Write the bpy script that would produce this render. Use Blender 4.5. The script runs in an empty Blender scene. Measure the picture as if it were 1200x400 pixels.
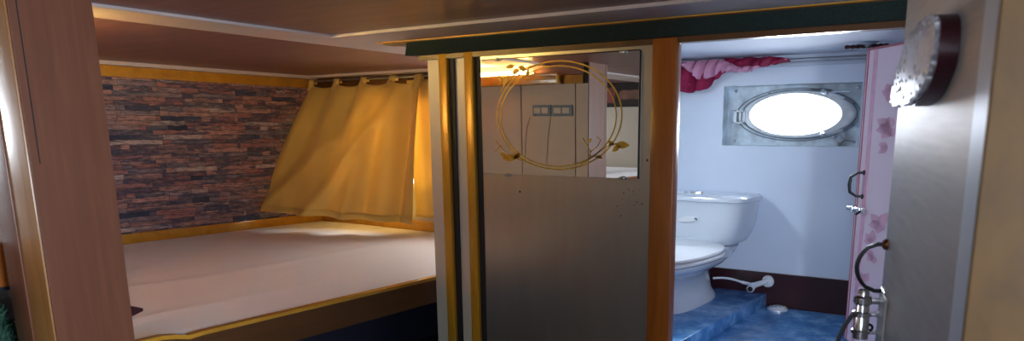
import bpy, bmesh, math, random
from mathutils import Vector, Matrix
random.seed(4)
PI = math.pi
S = bpy.context.scene
COL = S.collection
E = 1.2                      # eye height above the cabin floor

# ------------------------------------------------------------------ camera, world, lights, exposure
PITCH = math.atan(189/875); YAW = math.radians(32.3)
cd = bpy.data.cameras.new('camera'); cam = bpy.data.objects.new('camera', cd); COL.objects.link(cam)
cam.location = (0, 0, E); cam.rotation_euler = (PI/2-PITCH, 0, YAW)
cd.sensor_width = 36; cd.lens = 875/1200*36; cd.shift_x = -70/1200; cd.shift_y = 144/1200; cd.clip_start = .02
cd.dof.use_dof = True; cd.dof.focus_distance = 4.4; cd.dof.aperture_fstop = 4.5
S.camera = cam
S.view_settings.view_transform = 'Standard'; S.view_settings.look = 'None'
S.view_settings.gamma = 1; S.view_settings.use_curve_mapping = False
S.view_settings.exposure = 0.95
S.cycles.use_denoising = True
S.cycles.max_bounces = 10; S.cycles.diffuse_bounces = 6; S.cycles.glossy_bounces = 6; S.cycles.transparent_max_bounces = 12
S.cycles.caustics_reflective = False; S.cycles.caustics_refractive = False
w = bpy.data.worlds.new('sky'); S.world = w; w.use_nodes = True
w.node_tree.nodes['Background'].inputs[0].default_value = (.80, .90, 1, 1)
w.node_tree.nodes['Background'].inputs[1].default_value = 3.0

def area(name, loc, target, sx, sy, power, color):
    l = bpy.data.lights.new(name, 'AREA'); l.shape = 'RECTANGLE'; l.size = sx; l.size_y = sy
    l.energy = power; l.color = color
    o = bpy.data.objects.new(name, l); COL.objects.link(o)
    o.location = loc; d = Vector(target)-Vector(loc)
    o.rotation_euler = d.to_track_quat('-Z', 'Y').to_euler()
    return o
area('daylight_porthole', (-1.29, 4.95, .17+E), (-1.35, 3.4, -.35+E), .75, .5, 50, (.80, .88, 1))
area('daylight_bunk_window', (-4.25, 4.95, .1+E), (-4.2, 3.2, -.9+E), 1.3, .8, 25, (1, .95, .86))
area('fill_right', (1.85, .2, .05+E), (-3.0, .9, -.05+E), .9, 1.1, 84, (.72, .84, 1))  # added fill through a made-up opening in the right wall
area('fill_rear', (.75, -2.85, .1+E), (-1.6, 2.9, -.2+E), 1.0, 1.2, 26, (.68, .82, 1))  # added cool fill from a made-up opening behind the camera
area('glare_left', (-6.0, .1, .25+E), (-3.0, 1.0, 0+E), .8, .5, 34, (.85, .92, 1))  # added source outside the made-up left window, for glare on the tan post

# ------------------------------------------------------------------ where a sight line of the photograph meets a plane of the room
def ray(x, y):
    a = (x-670)/875; b = -(y-344)/875
    r = (a, math.cos(PITCH)+b*math.sin(PITCH), -math.sin(PITCH)+b*math.cos(PITCH))
    c, s = math.cos(YAW), math.sin(YAW)
    return Vector((c*r[0]-s*r[1], s*r[0]+c*r[1], r[2]))
def onX(x, y, X): r = ray(x, y); return r*(X/r.x)
def onY(x, y, Y): r = ray(x, y); return r*(Y/r.y)
def onZ(x, y, Z): r = ray(x, y); return r*(Z/r.z)
def onP(x, y, p, n): r = ray(x, y); return r*(p.dot(n)/r.dot(n))

# ------------------------------------------------------------------ mesh helpers (heights are given from eye level)
class MB:
    def __init__(s, M=None): s.bm = bmesh.new(); s.M = M
    def add(s, vs, fs):
        v = [s.bm.verts.new((s.M @ Vector(p)) if s.M else Vector(p)) for p in vs]
        for f in fs:
            try: s.bm.faces.new([v[i] for i in f])
            except ValueError: pass
        return s
    def box(s, x0, x1, y0, y1, z0, z1, bev=0, seg=2):
        t = bmesh.new(); bmesh.ops.create_cube(t, size=1)
        for v in t.verts:
            v.co = Vector(((x0+x1)/2+v.co.x*(x1-x0), (y0+y1)/2+v.co.y*(y1-y0), (z0+z1)/2+v.co.z*(z1-z0)))
        if bev: bmesh.ops.bevel(t, geom=t.edges[:], offset=bev, segments=seg, profile=.5, affect='EDGES')
        return s.merge(t)
    def merge(s, t, M=None):
        t.verts.ensure_lookup_table(); t.verts.index_update()
        vs = [(M @ v.co if M else v.co.copy()) for v in t.verts]
        fs = [[v.index for v in f.verts] for f in t.faces]
        t.free(); return s.add(vs, fs)
    def tube(s, pts, r, n=10, closed=False, caps=True):
        P = [Vector(p) for p in pts]; N = len(P); R = r if hasattr(r, '__len__') else [r]*N
        T = []
        for i in range(N):
            a = P[(i-1) % N] if (closed or i > 0) else P[i]; b = P[(i+1) % N] if (closed or i < N-1) else P[i]
            T.append((b-a).normalized())
        up = Vector((0, 0, 1)) if abs(T[0].z) < .9 else Vector((1, 0, 0))
        u = T[0].cross(up).normalized(); vs = []; fs = []
        for i in range(N):
            u = (u-T[i]*u.dot(T[i])).normalized(); vv = T[i].cross(u)
            for k in range(n):
                a = 2*PI*k/n; vs.append(P[i]+(u*math.cos(a)+vv*math.sin(a))*R[i])
        for i in range(N if closed else N-1):
            j = (i+1) % N
            for k in range(n):
                l = (k+1) % n; fs.append((i*n+k, i*n+l, j*n+l, j*n+k))
        if caps and not closed: fs += [tuple(range(n-1, -1, -1)), tuple((N-1)*n+k for k in range(n))]
        return s.add(vs, fs)
    def loft(s, rings, caps=True):
        n = len(rings[0]); vs = [p for r in rings for p in r]; fs = []
        for i in range(len(rings)-1):
            for k in range(n):
                l = (k+1) % n; fs.append((i*n+k, i*n+l, (i+1)*n+l, (i+1)*n+k))
        if caps: fs += [tuple(range(n-1, -1, -1)), tuple((len(rings)-1)*n+k for k in range(n))]
        return s.add(vs, fs)
    def grid(s, f, nu, nv):
        vs = [f(i/nu, j/nv) for j in range(nv+1) for i in range(nu+1)]
        fs = [(j*(nu+1)+i, j*(nu+1)+i+1, (j+1)*(nu+1)+i+1, (j+1)*(nu+1)+i) for j in range(nv) for i in range(nu)]
        return s.add(vs, fs)
    def prism(s, poly, a, b):        # poly: points; a, b: offsets of the two faces
        a, b = Vector(a), Vector(b); P = [Vector(p) for p in poly]
        return s.loft([[p+a for p in P], [p+b for p in P]])
    def lathe(s, prof, c, axis=(0, 0, 1), n=24):
        ax = Vector(axis).normalized(); up = Vector((0, 0, 1)) if abs(ax.z) < .9 else Vector((1, 0, 0))
        u = ax.cross(up).normalized(); v = ax.cross(u); c = Vector(c)
        return s.loft([[c+ax*h+(u*math.cos(2*PI*k/n)+v*math.sin(2*PI*k/n))*max(r, 1e-4) for k in range(n)] for r, h in prof])
    def build(s, name, mat, parent=None, smooth=False, solid=0, sub=0, angle=40):
        bmesh.ops.recalc_face_normals(s.bm, faces=s.bm.faces[:])
        for v in s.bm.verts: v.co.z += E
        if parent: org = Vector(parent['_org'])
        else:
            xs = [v.co for v in s.bm.verts]
            org = Vector(((min(p.x for p in xs)+max(p.x for p in xs))/2, (min(p.y for p in xs)+max(p.y for p in xs))/2, min(p.z for p in xs)))
        for v in s.bm.verts: v.co -= org
        me = bpy.data.meshes.new(name); s.bm.to_mesh(me); s.bm.free()
        o = bpy.data.objects.new(name, me); COL.objects.link(o); me.materials.append(mat)
        o['_org'] = tuple(org)
        if parent: o.parent = parent
        else: o.location = org
        if smooth:
            for p in me.polygons: p.use_smooth = True
            if angle < 180:
                me.set_sharp_from_angle(angle=math.radians(angle))
        if solid:
            m = o.modifiers.new('t', 'SOLIDIFY'); m.thickness = solid; m.offset = 0
        if sub:
            m = o.modifiers.new('s', 'SUBSURF'); m.levels = sub; m.render_levels = sub
        return o
def tag(o, label, cat=None, group=None, kind=None):
    o['label'] = label
    if cat: o['category'] = cat
    if group: o['group'] = group
    if kind: o['kind'] = kind
    return o
def thing(name, label, cat, loc, group=None, kind=None):
    o = bpy.data.objects.new(name, None); COL.objects.link(o); o.empty_display_size = .05
    l = Vector(loc); l.z += E; o.location = l; o['_org'] = tuple(l)
    return tag(o, label, cat, group, kind)
def struct(o, label, cat): return tag(o, label, cat, kind='structure')

# ------------------------------------------------------------------ materials
class NT:
    def __init__(s, name):
        s.m = bpy.data.materials.new(name); s.m.use_nodes = True; s.t = s.m.node_tree
        s.b = s.t.nodes['Principled BSDF']; s.out = s.t.nodes['Material Output']
    def n(s, t, **k):
        x = s.t.nodes.new(t)
        for a, v in k.items():
            if a in x.inputs: x.inputs[a].default_value = v
            else: setattr(x, a, v)
        return x
    def l(s, a, b): s.t.links.new(a, b)
    def coord(s, scale=(1, 1, 1), rot=(0, 0, 0), geo=True):
        if geo: c = s.n('ShaderNodeNewGeometry').outputs['Position']
        else: c = s.n('ShaderNodeTexCoord').outputs['Object']
        m = s.n('ShaderNodeMapping'); m.inputs['Scale'].default_value = scale; m.inputs['Rotation'].default_value = rot
        s.l(c, m.inputs[0]); return m.outputs[0]
    def ramp(s, src, stops, interp='LINEAR'):
        r = s.n('ShaderNodeValToRGB'); r.color_ramp.interpolation = interp
        e = r.color_ramp.elements
        while len(e) > len(stops): e.remove(e[-1])
        while len(e) < len(stops): e.new(.5)
        for i, (p, c) in enumerate(stops): e[i].position = p; e[i].color = (*c, 1)
        s.l(src, r.inputs[0]); return r.outputs[0]
    def bump(s, src, strength, dist=.01):
        b = s.n('ShaderNodeBump'); b.inputs['Strength'].default_value = strength; b.inputs['Distance'].default_value = dist
        s.l(src, b.inputs['Height']); s.l(b.outputs[0], s.b.inputs['Normal'])
def srgb(r, g, b):
    f = lambda c: (c/255/12.92) if c/255 < .04045 else ((c/255+.055)/1.055)**2.4
    return (f(r), f(g), f(b))
def plain(name, c, rough=.5, metal=0, noise=.12, scale=12, bump=0, coat=0, stretch=(1, 1, 1), sub=0):
    k = NT(name); k.b.inputs['Roughness'].default_value = rough; k.b.inputs['Metallic'].default_value = metal
    if coat: k.b.inputs['Coat Weight'].default_value = coat; k.b.inputs['Coat Roughness'].default_value = .1
    t = k.n('ShaderNodeTexNoise'); t.inputs['Scale'].default_value = scale; t.inputs['Detail'].default_value = 4
    k.l(k.coord(stretch), t.inputs[0])
    lo = tuple(x*(1-noise) for x in c); hi = tuple(min(1, x*(1+noise)) for x in c)
    k.l(k.ramp(t.outputs[0], [(.3, lo), (.7, hi)]), k.b.inputs['Base Color'])
    if bump: k.bump(t.outputs[0], bump, .004)
    return k.m
def wood(name, dark, light, stretch, rough=.35, coat=.25, scale=3):
    k = NT(name); k.b.inputs['Roughness'].default_value = rough; k.b.inputs['Coat Weight'].default_value = coat; k.b.inputs['Coat Roughness'].default_value = .15
    t = k.n('ShaderNodeTexNoise'); t.inputs['Scale'].default_value = scale; t.inputs['Detail'].default_value = 8; t.inputs['Roughness'].default_value = .65; t.inputs['Distortion'].default_value = .4
    k.l(k.coord(stretch), t.inputs[0])
    k.l(k.ramp(t.outputs[0], [(.3, dark), (.7, light)]), k.b.inputs['Base Color'])
    k.bump(t.outputs[0], .06, .003)
    return k.m

M = {}
M['cream'] = plain('cream laminate', srgb(205, 196, 178), .38, 0, .05, 3)
M['white_batten'] = plain('white batten paint', srgb(205, 190, 186), .5, 0, .05, 5)
M['ceil_brown'] = wood('brown laminate ceiling', srgb(112, 76, 76), srgb(142, 98, 98), (1, 8, 8), .42, .12, 2)
M['gold_wood'] = wood('golden varnished trim', srgb(176, 122, 36), srgb(206, 150, 50), (3, 3, 3), .26, .5, 3)
M['gold_metal'] = plain('gold anodised strip', srgb(206, 152, 44), .28, .15, .06, 6)
M['orange_wood'] = wood('orange brown varnished wood', srgb(134, 72, 22), srgb(164, 92, 30), (12, 12, 1), .32, .3, 3)
M['post_wood'] = wood('red brown veneer post', srgb(106, 62, 42), srgb(124, 75, 52), (14, 14, .8), .4, .15, 3)
M['post_tan'] = wood('tan veneer', srgb(150, 98, 50), srgb(176, 122, 66), (14, 14, .8), .34, .3, 3)
M['jamb_wood'] = wood('ochre varnished jamb wood', srgb(70, 47, 15), srgb(92, 64, 22), (6, 6, 3), .5, .06, 3)
M['rail_wood'] = wood('brown bunk rail wood', srgb(76, 46, 22), srgb(94, 58, 28), (8, 1, 8), .4, .15, 3)
M['dark'] = plain('dark gap', (.012, .010, .012), .7)
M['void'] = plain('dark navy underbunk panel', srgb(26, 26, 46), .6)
M['green_velvet'] = plain('dark green carpet strip', srgb(18, 34, 32), .95, 0, .6, 160, .6)
M['bath_wall'] = plain('pale blue white bathroom panel', srgb(224, 233, 248), .42, 0, .03, 3)
M['bath_ceiling'] = plain('white bathroom ceiling', srgb(194, 199, 212), .85, 0, .03, 3)
M['maroon'] = plain('dark maroon skirting', srgb(52, 16, 20), .35, 0, .2, 10)
M['ceramic'] = plain('white glazed ceramic', srgb(208, 214, 224), .12, 0, .01, 2, coat=.5)
M['plastic_white'] = plain('white plastic', srgb(226, 228, 232), .3, 0, .02, 3)
M['chrome'] = plain('chrome', (.75, .76, .78), .14, 1, .05, 8)
M['drain'] = plain('bright polished drain metal', srgb(235, 236, 240), .3, .4, .03, 8)
M['steel'] = plain('grey steel', (.38, .39, .41), .3, 1, .15, 14)
M['black_iron'] = plain('black iron', (.02, .02, .022), .3, .6, .3, 20)
M['copper'] = plain('brown bolt', srgb(120, 70, 40), .4, .6, .2, 20)
M['port_metal'] = plain('painted porthole metal', srgb(206, 212, 218), .38, .25, .12, 16, .1)
M['port_recess'] = plain('scuffed grey blue recess paint', srgb(208, 220, 230), .5, 0, .28, 13)
M['mauve_fabric'] = plain('pale pink lining', srgb(214, 150, 178), .8, 0, .1, 12)
M['pink_door'] = plain('pale pink door laminate', srgb(234, 208, 220), .35, 0, .03, 4)
M['rose'] = plain('rose print', srgb(222, 168, 190), .4, 0, .1, 20)
M['rose_line'] = plain('dark rose edging', srgb(176, 96, 108), .4, 0, .1, 20)
M['plaque_wood'] = plain('dark maroon lacquer', srgb(72, 26, 36), .3, 0, .15, 8, coat=.3)
M['silver_relief'] = plain('silver relief foil', srgb(206, 204, 210), .32, .35, .12, 40, .3)
M['edge_glint'] = plain('painted edge highlight', srgb(204, 212, 222), .45, .3, .03, 6)
M['rubber'] = plain('dark grey strap', srgb(60, 62, 70), .5, 0, .1, 20)
M['red_print'] = plain('dull red print', srgb(126, 50, 44), .5, 0, .35, 6)  # red area printed in the picture
M['pic_dark'] = plain('dark picture print', srgb(40, 34, 36), .3, 0, .5, 7)
M['flesh'] = plain('brown pictured shape', srgb(120, 84, 66), .4, 0, .3, 12)
M['switch'] = plain('blue grey switch plate', srgb(122, 146, 158), .35, 0, .05, 8)
M['switch_key'] = plain('pale switch rocker', srgb(206, 204, 192), .3, 0, .03, 8)
M['cable'] = plain('pale grey cable', srgb(132, 122, 108), .5, 0, .05, 10)
M['stain'] = plain('rust specks', srgb(62, 50, 46), .7, 0, .2, 30)
M['etch'] = plain('gold etched ornament', srgb(190, 150, 50), .45, .2, .2, 30)

def m_sheetmetal():
    k = NT('brushed sheet metal'); k.b.inputs['Metallic'].default_value = .85
    t = k.n('ShaderNodeTexNoise'); t.inputs['Scale'].default_value = 5; t.inputs['Detail'].default_value = 5
    k.l(k.coord((3, 1, .5)), t.inputs[0])
    k.l(k.ramp(t.outputs[0], [(.3, srgb(190, 182, 170)), (.7, srgb(198, 190, 178))]), k.b.inputs['Base Color'])
    k.b.inputs['Roughness'].default_value = .30
    return k.m
M['sheet_metal'] = m_sheetmetal()
def m_door():
    k = NT('brushed door metal'); k.b.inputs['Metallic'].default_value = .75
    t = k.n('ShaderNodeTexNoise'); t.inputs['Scale'].default_value = 3; t.inputs['Detail'].default_value = 6
    k.l(k.coord((2, 2, 30)), t.inputs[0])
    k.l(k.ramp(t.outputs[0], [(.3, srgb(170, 166, 164)), (.7, srgb(184, 180, 178))]), k.b.inputs['Base Color'])
    k.b.inputs['Roughness'].default_value = .52
    return k.m
M['door_metal'] = m_door()
def m_mirror():
    k = NT('silvered mirror'); k.b.inputs['Metallic'].default_value = 1; k.b.inputs['Roughness'].default_value = .015
    t = k.n('ShaderNodeTexNoise'); t.inputs['Scale'].default_value = 2; k.l(k.coord(), t.inputs[0])
    k.l(k.ramp(t.outputs[0], [(.3, (.92, .92, .89)), (.7, (.95, .95, .92))]), k.b.inputs['Base Color'])
    return k.m
M['mirror'] = m_mirror()
def m_glass():
    k = NT('clear porthole glass')
    tr = k.n('ShaderNodeBsdfTransparent'); g = k.n('ShaderNodeBsdfGlossy'); g.inputs['Roughness'].default_value = .05
    f = k.n('ShaderNodeFresnel'); f.inputs[0].default_value = 1.3
    mx = k.n('ShaderNodeMixShader'); k.l(f.outputs[0], mx.inputs[0]); k.l(tr.outputs[0], mx.inputs[1]); k.l(g.outputs[0], mx.inputs[2])
    k.l(mx.outputs[0], k.out.inputs[0]); return k.m
M['glass'] = m_glass()
def m_curtain():
    k = NT('yellow curtain cloth')
    t = k.n('ShaderNodeTexNoise'); t.inputs['Scale'].default_value = 3; t.inputs['Detail'].default_value = 3; k.l(k.coord(), t.inputs[0])
    c = k.ramp(t.outputs[0], [(.3, srgb(226, 190, 100)), (.7, srgb(236, 202, 114))])
    k.l(c, k.b.inputs['Base Color']); k.b.inputs['Roughness'].default_value = .75; k.b.inputs['Sheen Weight'].default_value = .2
    wv = k.n('ShaderNodeTexNoise'); wv.inputs['Scale'].default_value = 240; k.l(k.coord(), wv.inputs[0]); k.bump(wv.outputs[0], .12, .002)
    tl = k.n('ShaderNodeBsdfTranslucent'); k.l(c, tl.inputs[0])
    mx = k.n('ShaderNodeMixShader'); mx.inputs[0].default_value = .22
    k.l(k.b.outputs[0], mx.inputs[1]); k.l(tl.outputs[0], mx.inputs[2]); k.l(mx.outputs[0], k.out.inputs[0]); return k.m
M['curtain'] = m_curtain()
def m_sheet():
    k = NT('white bed sheet'); k.b.inputs['Roughness'].default_value = .62; k.b.inputs['Sheen Weight'].default_value = .25
    k.b.inputs['Base Color'].default_value = (*srgb(242, 234, 230), 1)
    t = k.n('ShaderNodeTexNoise'); t.inputs['Scale'].default_value = 2.2; t.inputs['Detail'].default_value = 4; k.l(k.coord((2.4, .35, 1), (0, 0, .12)), t.inputs[0])
    k.bump(t.outputs[0], .25, .05); return k.m
M['sheet'] = m_sheet()
def m_magenta():
    k = NT('magenta printed fabric'); k.b.inputs['Roughness'].default_value = .8
    v = k.n('ShaderNodeTexVoronoi'); v.inputs['Scale'].default_value = 17; k.l(k.coord((1, 1, 1.6)), v.inputs[0])
    k.l(k.ramp(v.outputs['Distance'], [(.0, srgb(240, 200, 220)), (.13, srgb(226, 140, 176)), (.2, srgb(160, 18, 72)), (1, srgb(128, 10, 56))]), k.b.inputs['Base Color'])
    return k.m
M['magenta'] = m_magenta()
def m_bluefloor():
    k = NT('blue marbled vinyl floor'); k.b.inputs['Roughness'].default_value = .2
    t = k.n('ShaderNodeTexNoise'); t.inputs['Scale'].default_value = 9; t.inputs['Detail'].default_value = 8; t.inputs['Roughness'].default_value = .7
    k.l(k.coord((1, 1, 1)), t.inputs[0])
    k.l(k.ramp(t.outputs[0], [(.3, srgb(52, 104, 164)), (.5, srgb(88, 146, 204)), (.62, srgb(134, 182, 226)), (.78, srgb(180, 210, 236))]), k.b.inputs['Base Color'])
    return k.m
M['blue_floor'] = m_bluefloor()
def m_stone():
    k = NT('stacked slate wallpaper'); k.b.inputs['Roughness'].default_value = .6
    pos = k.n('ShaderNodeNewGeometry').outputs['Position']
    sx = k.n('ShaderNodeSeparateXYZ'); k.l(pos, sx.inputs[0])
    nz = k.n('ShaderNodeTexNoise'); nz.inputs['Scale'].default_value = 14; nz.inputs['Detail'].default_value = 2; k.l(pos, nz.inputs[0])
    mz = k.n('ShaderNodeMath', operation='MULTIPLY_ADD'); k.l(nz.outputs[0], mz.inputs[0]); mz.inputs[1].default_value = .020; k.l(sx.outputs[2], mz.inputs[2])
    cx = k.n('ShaderNodeCombineXYZ'); k.l(sx.outputs[1], cx.inputs[0]); k.l(mz.outputs[0], cx.inputs[1])
    def br(wd, h, off, seed):
        ad = k.n('ShaderNodeVectorMath', operation='ADD'); k.l(cx.outputs[0], ad.inputs[0]); ad.inputs[1].default_value = (seed*3.7, seed*0, 0)
        b = k.n('ShaderNodeTexBrick'); b.inputs['Scale'].default_value = 1; b.inputs['Brick Width'].default_value = wd; b.inputs['Row Height'].default_value = h
        b.inputs['Mortar Size'].default_value = .0020; b.inputs['Mortar Smooth'].default_value = .6; b.inputs['Bias'].default_value = 0
        b.offset = off; b.offset_frequency = 3; b.squash = .62; b.squash_frequency = 2
        b.inputs['Color1'].default_value = (0, 0, 0, 1); b.inputs['Color2'].default_value = (1, 1, 1, 1); b.inputs['Mortar'].default_value = (0, 0, 0, 1)
        k.l(ad.outputs[0], b.inputs[0]); return b
    a = br(.50, .034, .37, 1); b2 = br(.34, .034, .61, 2.3)
    sel = k.n('ShaderNodeTexNoise'); sel.inputs['Scale'].default_value = 1; k.l(k.coord((1, .8, 1)), sel.inputs[0])
    mx = k.n('ShaderNodeMix', data_type='RGBA'); mx.inputs[0].default_value = .3
    k.l(a.outputs[0], mx.inputs[6]); k.l(b2.outputs[0], mx.inputs[7])
    st = k.n('ShaderNodeTexNoise'); st.inputs['Scale'].default_value = 1; st.inputs['Detail'].default_value = 6; st.inputs['Roughness'].default_value = .7; k.l(k.coord((1, 5, 42)), st.inputs[0])
    sv = k.n('ShaderNodeMath', operation='MULTIPLY_ADD'); k.l(st.outputs[0], sv.inputs[0]); sv.inputs[1].default_value = .55; sv.inputs[2].default_value = -.275
    ss = k.n('ShaderNodeMath', operation='ADD', use_clamp=True); k.l(mx.outputs[2], ss.inputs[0]); k.l(sv.outputs[0], ss.inputs[1])
    c = k.ramp(ss.outputs[0], [(0, srgb(38, 48, 72)), (.2, srgb(70, 76, 98)), (.33, srgb(140, 126, 130)), (.44, srgb(164, 112, 104)), (.53, srgb(60, 68, 92)), (.60, srgb(126, 104, 106)), (.70, srgb(182, 142, 130)), (.78, srgb(52, 62, 88)), (.88, srgb(176, 160, 156))], 'LINEAR')
    gr = k.n('ShaderNodeTexNoise'); gr.inputs['Scale'].default_value = 10; gr.inputs['Detail'].default_value = 8; gr.inputs['Roughness'].default_value = .75; k.l(k.coord((1, 1.6, 6)), gr.inputs[0])
    mr = k.ramp(gr.outputs[0], [(.28, (.35, .35, .40)), (.72, (1.85, 1.78, 1.76))])
    m2 = k.n('ShaderNodeMix', data_type='RGBA', blend_type='MULTIPLY'); m2.inputs[0].default_value = 1; k.l(c, m2.inputs[6]); k.l(mr, m2.inputs[7])
    m3 = k.n('ShaderNodeMix', data_type='RGBA'); k.l(a.outputs[1], m3.inputs[0]); k.l(m2.outputs[2], m3.inputs[6]); m3.inputs[7].default_value = (.05, .045, .05, 1)
    k.l(m3.outputs[2], k.b.inputs['Base Color'])
    h = k.n('ShaderNodeMath', operation='SUBTRACT'); k.l(gr.outputs[0], h.inputs[0]); k.l(a.outputs[1], h.inputs[1]); k.bump(h.outputs[0], .5, .012)
    return k.m
M['stone'] = m_stone()
def m_lamp():
    k = NT('warm lamp tube'); k.b.inputs['Base Color'].default_value = (1, .8, .4, 1)
    k.b.inputs['Emission Color'].default_value = (1, .68, .20, 1); k.b.inputs['Emission Strength'].default_value = 140
    return k.m
M['lamp'] = m_lamp()
def m_fillc():
    k = NT('cool fill diffuser'); k.b.inputs['Base Color'].default_value = (.9, .95, 1, 1)
    k.b.inputs['Emission Color'].default_value = (.78, .92, 1, 1); k.b.inputs['Emission Strength'].default_value = 66
    return k.m
M['fill_cool'] = m_fillc()
def m_rug():
    return plain('green plush', srgb(44, 84, 66), .95, 0, .75, 60, .8)
M['plush'] = m_rug()

# ------------------------------------------------------------------ room shell
XS, YC, YP, ZC = -5.512, 4.498, 2.974, .470
ZB, ZF, ZBF, ZPL = -.77, -1.2, -1.06, -.98
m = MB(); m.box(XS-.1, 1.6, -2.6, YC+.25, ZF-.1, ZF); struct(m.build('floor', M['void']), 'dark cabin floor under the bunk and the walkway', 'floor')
m = MB(); m.box(XS-.1, 1.6, -2.6, YC+.25, ZC, ZC+.08); struct(m.build('ceiling', M['ceil_brown']), 'brown laminate wood ceiling over the bunk', 'ceiling')
def holed(m, axis, a, b, x0, x1, z0, z1, holes):      # wall slab with rectangular openings
    xs = sorted({x0, x1, *[h[0] for h in holes], *[h[1] for h in holes]}); zs = sorted({z0, z1, *[h[2] for h in holes], *[h[3] for h in holes]})
    for i in range(len(xs)-1):
        for j in range(len(zs)-1):
            cx, cz = (xs[i]+xs[i+1])/2, (zs[j]+zs[j+1])/2
            if any(h[0] < cx < h[1] and h[2] < cz < h[3] for h in holes): continue
            if axis == 'Y': m.box(xs[i], xs[i+1], a, b, zs[j], zs[j+1])
            else: m.box(a, b, xs[i], xs[i+1], zs[j], zs[j+1])
    return m
m = holed(MB(), 'X', XS-.12, XS, -2.6, YC+.25, ZF, ZC, [(-.35, .5, .02, .42)])
struct(m.build('wall_left', M['stone']), 'long cabin wall papered in stacked slate strips beside the bunk', 'wall')
RX0, RX1, RZ0, RZ1 = -1.742, -.930, -.084, .277
WX0, WX1, WZ0, WZ1 = -4.8, -3.45, -.45, .30
m = holed(MB(), 'Y', YC, YC+.06, -2.66, 1.6, ZF, ZC, [(RX0, RX1, RZ0, RZ1)])
struct(m.build('wall_bathroom', M['bath_wall']), 'pale blue white bathroom wall around the porthole', 'wall')
m = holed(MB(), 'Y', YC, YC+.10, XS, -2.66, ZF, ZC, [(WX0, WX1, WZ0, WZ1)])
struct(m.build('wall_bunk_end', M['cream']), 'cream end wall behind the yellow curtain', 'wall')
m = holed(MB(), 'Y', -2.6, -2.5, XS, 1.6, ZF, ZC, [(.1, 1.4, -.7, .42)])  # opening made only for the added rear fill
m.box(XS, -1.4, -.78, -.70, ZF, ZC)
struct(m.build('wall_rear', M['cream']), 'cream rear wall seen only in the mirror', 'wall')
m = holed(MB(), 'X', 1.5, 1.6, -2.6, YC+.25, ZF, ZC, [(-.3, .7, -.60, .40)]); struct(m.build('wall_right', M['cream']), 'cream right wall of the cabin', 'wall')  # opening made only for the added right-hand fill

# bathroom partition with mirror: sheet metal panel and cream strips
m = MB(); m.box(-2.41, -1.463, YP, YP+.03, ZF, .40)
panel = struct(m.build('wall_partition', M['sheet_metal']), 'brushed sheet metal partition panel carrying the mirror', 'wall')
m = MB()
for k in range(30):
    x, z = random.gauss(-1.585, .045), random.gauss(-.27, .05)
    m.lathe([(random.uniform(.001, .0035), 0), (.0005, .0008)], (x, YP-.0003, z), (0, -1, 0), 7)
for x, z in ((-2.18, -.285), (-1.49, -.12)):
    m.lathe([(.006, 0), (.002, .001)], (x, YP-.0003, z), (0, -1, 0), 8)
m.build('rust_marks', M['stain'], panel)
m = MB(); m.box(-2.757, -2.60, YP+.004, YP+.03, ZF, .40); m.box(-2.62, -2.44, YP+.008, YP+.03, ZF, .40)
struct(m.build('wall_corner_strip', M['cream']), 'cream boarding between the gold strips at the partition corner', 'wall')
m = MB(); m.box(-2.664, -2.609, YP-.022, YP+.006, ZF, .395, .006); struct(m.build('trim_1', M['gold_metal'], smooth=True), 'gold upright strip nearest the bunk on the partition', 'trim')
m = MB(); m.box(-2.496, -2.441, YP-.022, YP+.006, ZF, .395, .006); struct(m.build('trim_2', M['gold_metal'], smooth=True), 'gold upright strip nearest the mirror on the partition', 'trim')
m = MB(); m.box(-2.609, -2.574, YP-.003, YP+.004, ZF, .395); struct(m.build('trim_3', M['dark']), 'dark groove beside the gold strip nearest the bunk', 'trim')
m = MB(); m.box(-2.441, -2.408, YP-.003, YP+.004, ZF, .395); struct(m.build('trim_4', M['dark']), 'dark groove between gold strip and mirror panel', 'trim')
m = MB(); m.box(-1.463, -1.352, YP-.03, YP+.022, ZF, .382, .004); struct(m.build('trim_5', M['orange_wood'], smooth=True), 'orange brown wooden doorpost beside the bathroom opening', 'trim')
m = MB(); m.box(-2.72, -2.64, YP+.03, YC, ZF, .44); struct(m.build('wall_bath_left', M['bath_wall']), 'bathroom side wall behind the partition', 'wall')
m = MB(); m.box(.10, .16, YP+.03, YC, ZF, .44); struct(m.build('wall_bath_right', M['bath_wall']), 'bathroom side wall beyond the pink door', 'wall')
m = MB(); m.box(.02, 1.5, YP, YP+.05, ZF, .40); struct(m.build('wall_partition_right', M['cream']), 'partition wall right of the bathroom opening', 'wall')
m = MB(); m.box(-2.66, .12, YP+.03, YC, .437, .462); struct(m.build('ceiling_bathroom', M['bath_ceiling']), 'white bathroom ceiling above the curtain wire', 'ceiling')
m = MB(); m.box(-2.64, .10, YP+.02, YC, ZF, ZBF); struct(m.build('floor_bathroom', M['blue_floor']), 'blue marbled vinyl bathroom floor', 'floor')
m = MB(); m.box(-2.64, -1.40, YP+.06, YC-.002, ZBF, ZPL, .006); struct(m.build('floor_platform', M['blue_floor'], smooth=True), 'raised blue platform carrying the toilet', 'floor')
m = MB(); m.box(-2.64, .10, YC-.018, YC, ZBF, -.850, .003); struct(m.build('baseboard_bathroom', M['maroon']), 'dark maroon skirting below the porthole wall', 'baseboard')
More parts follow.
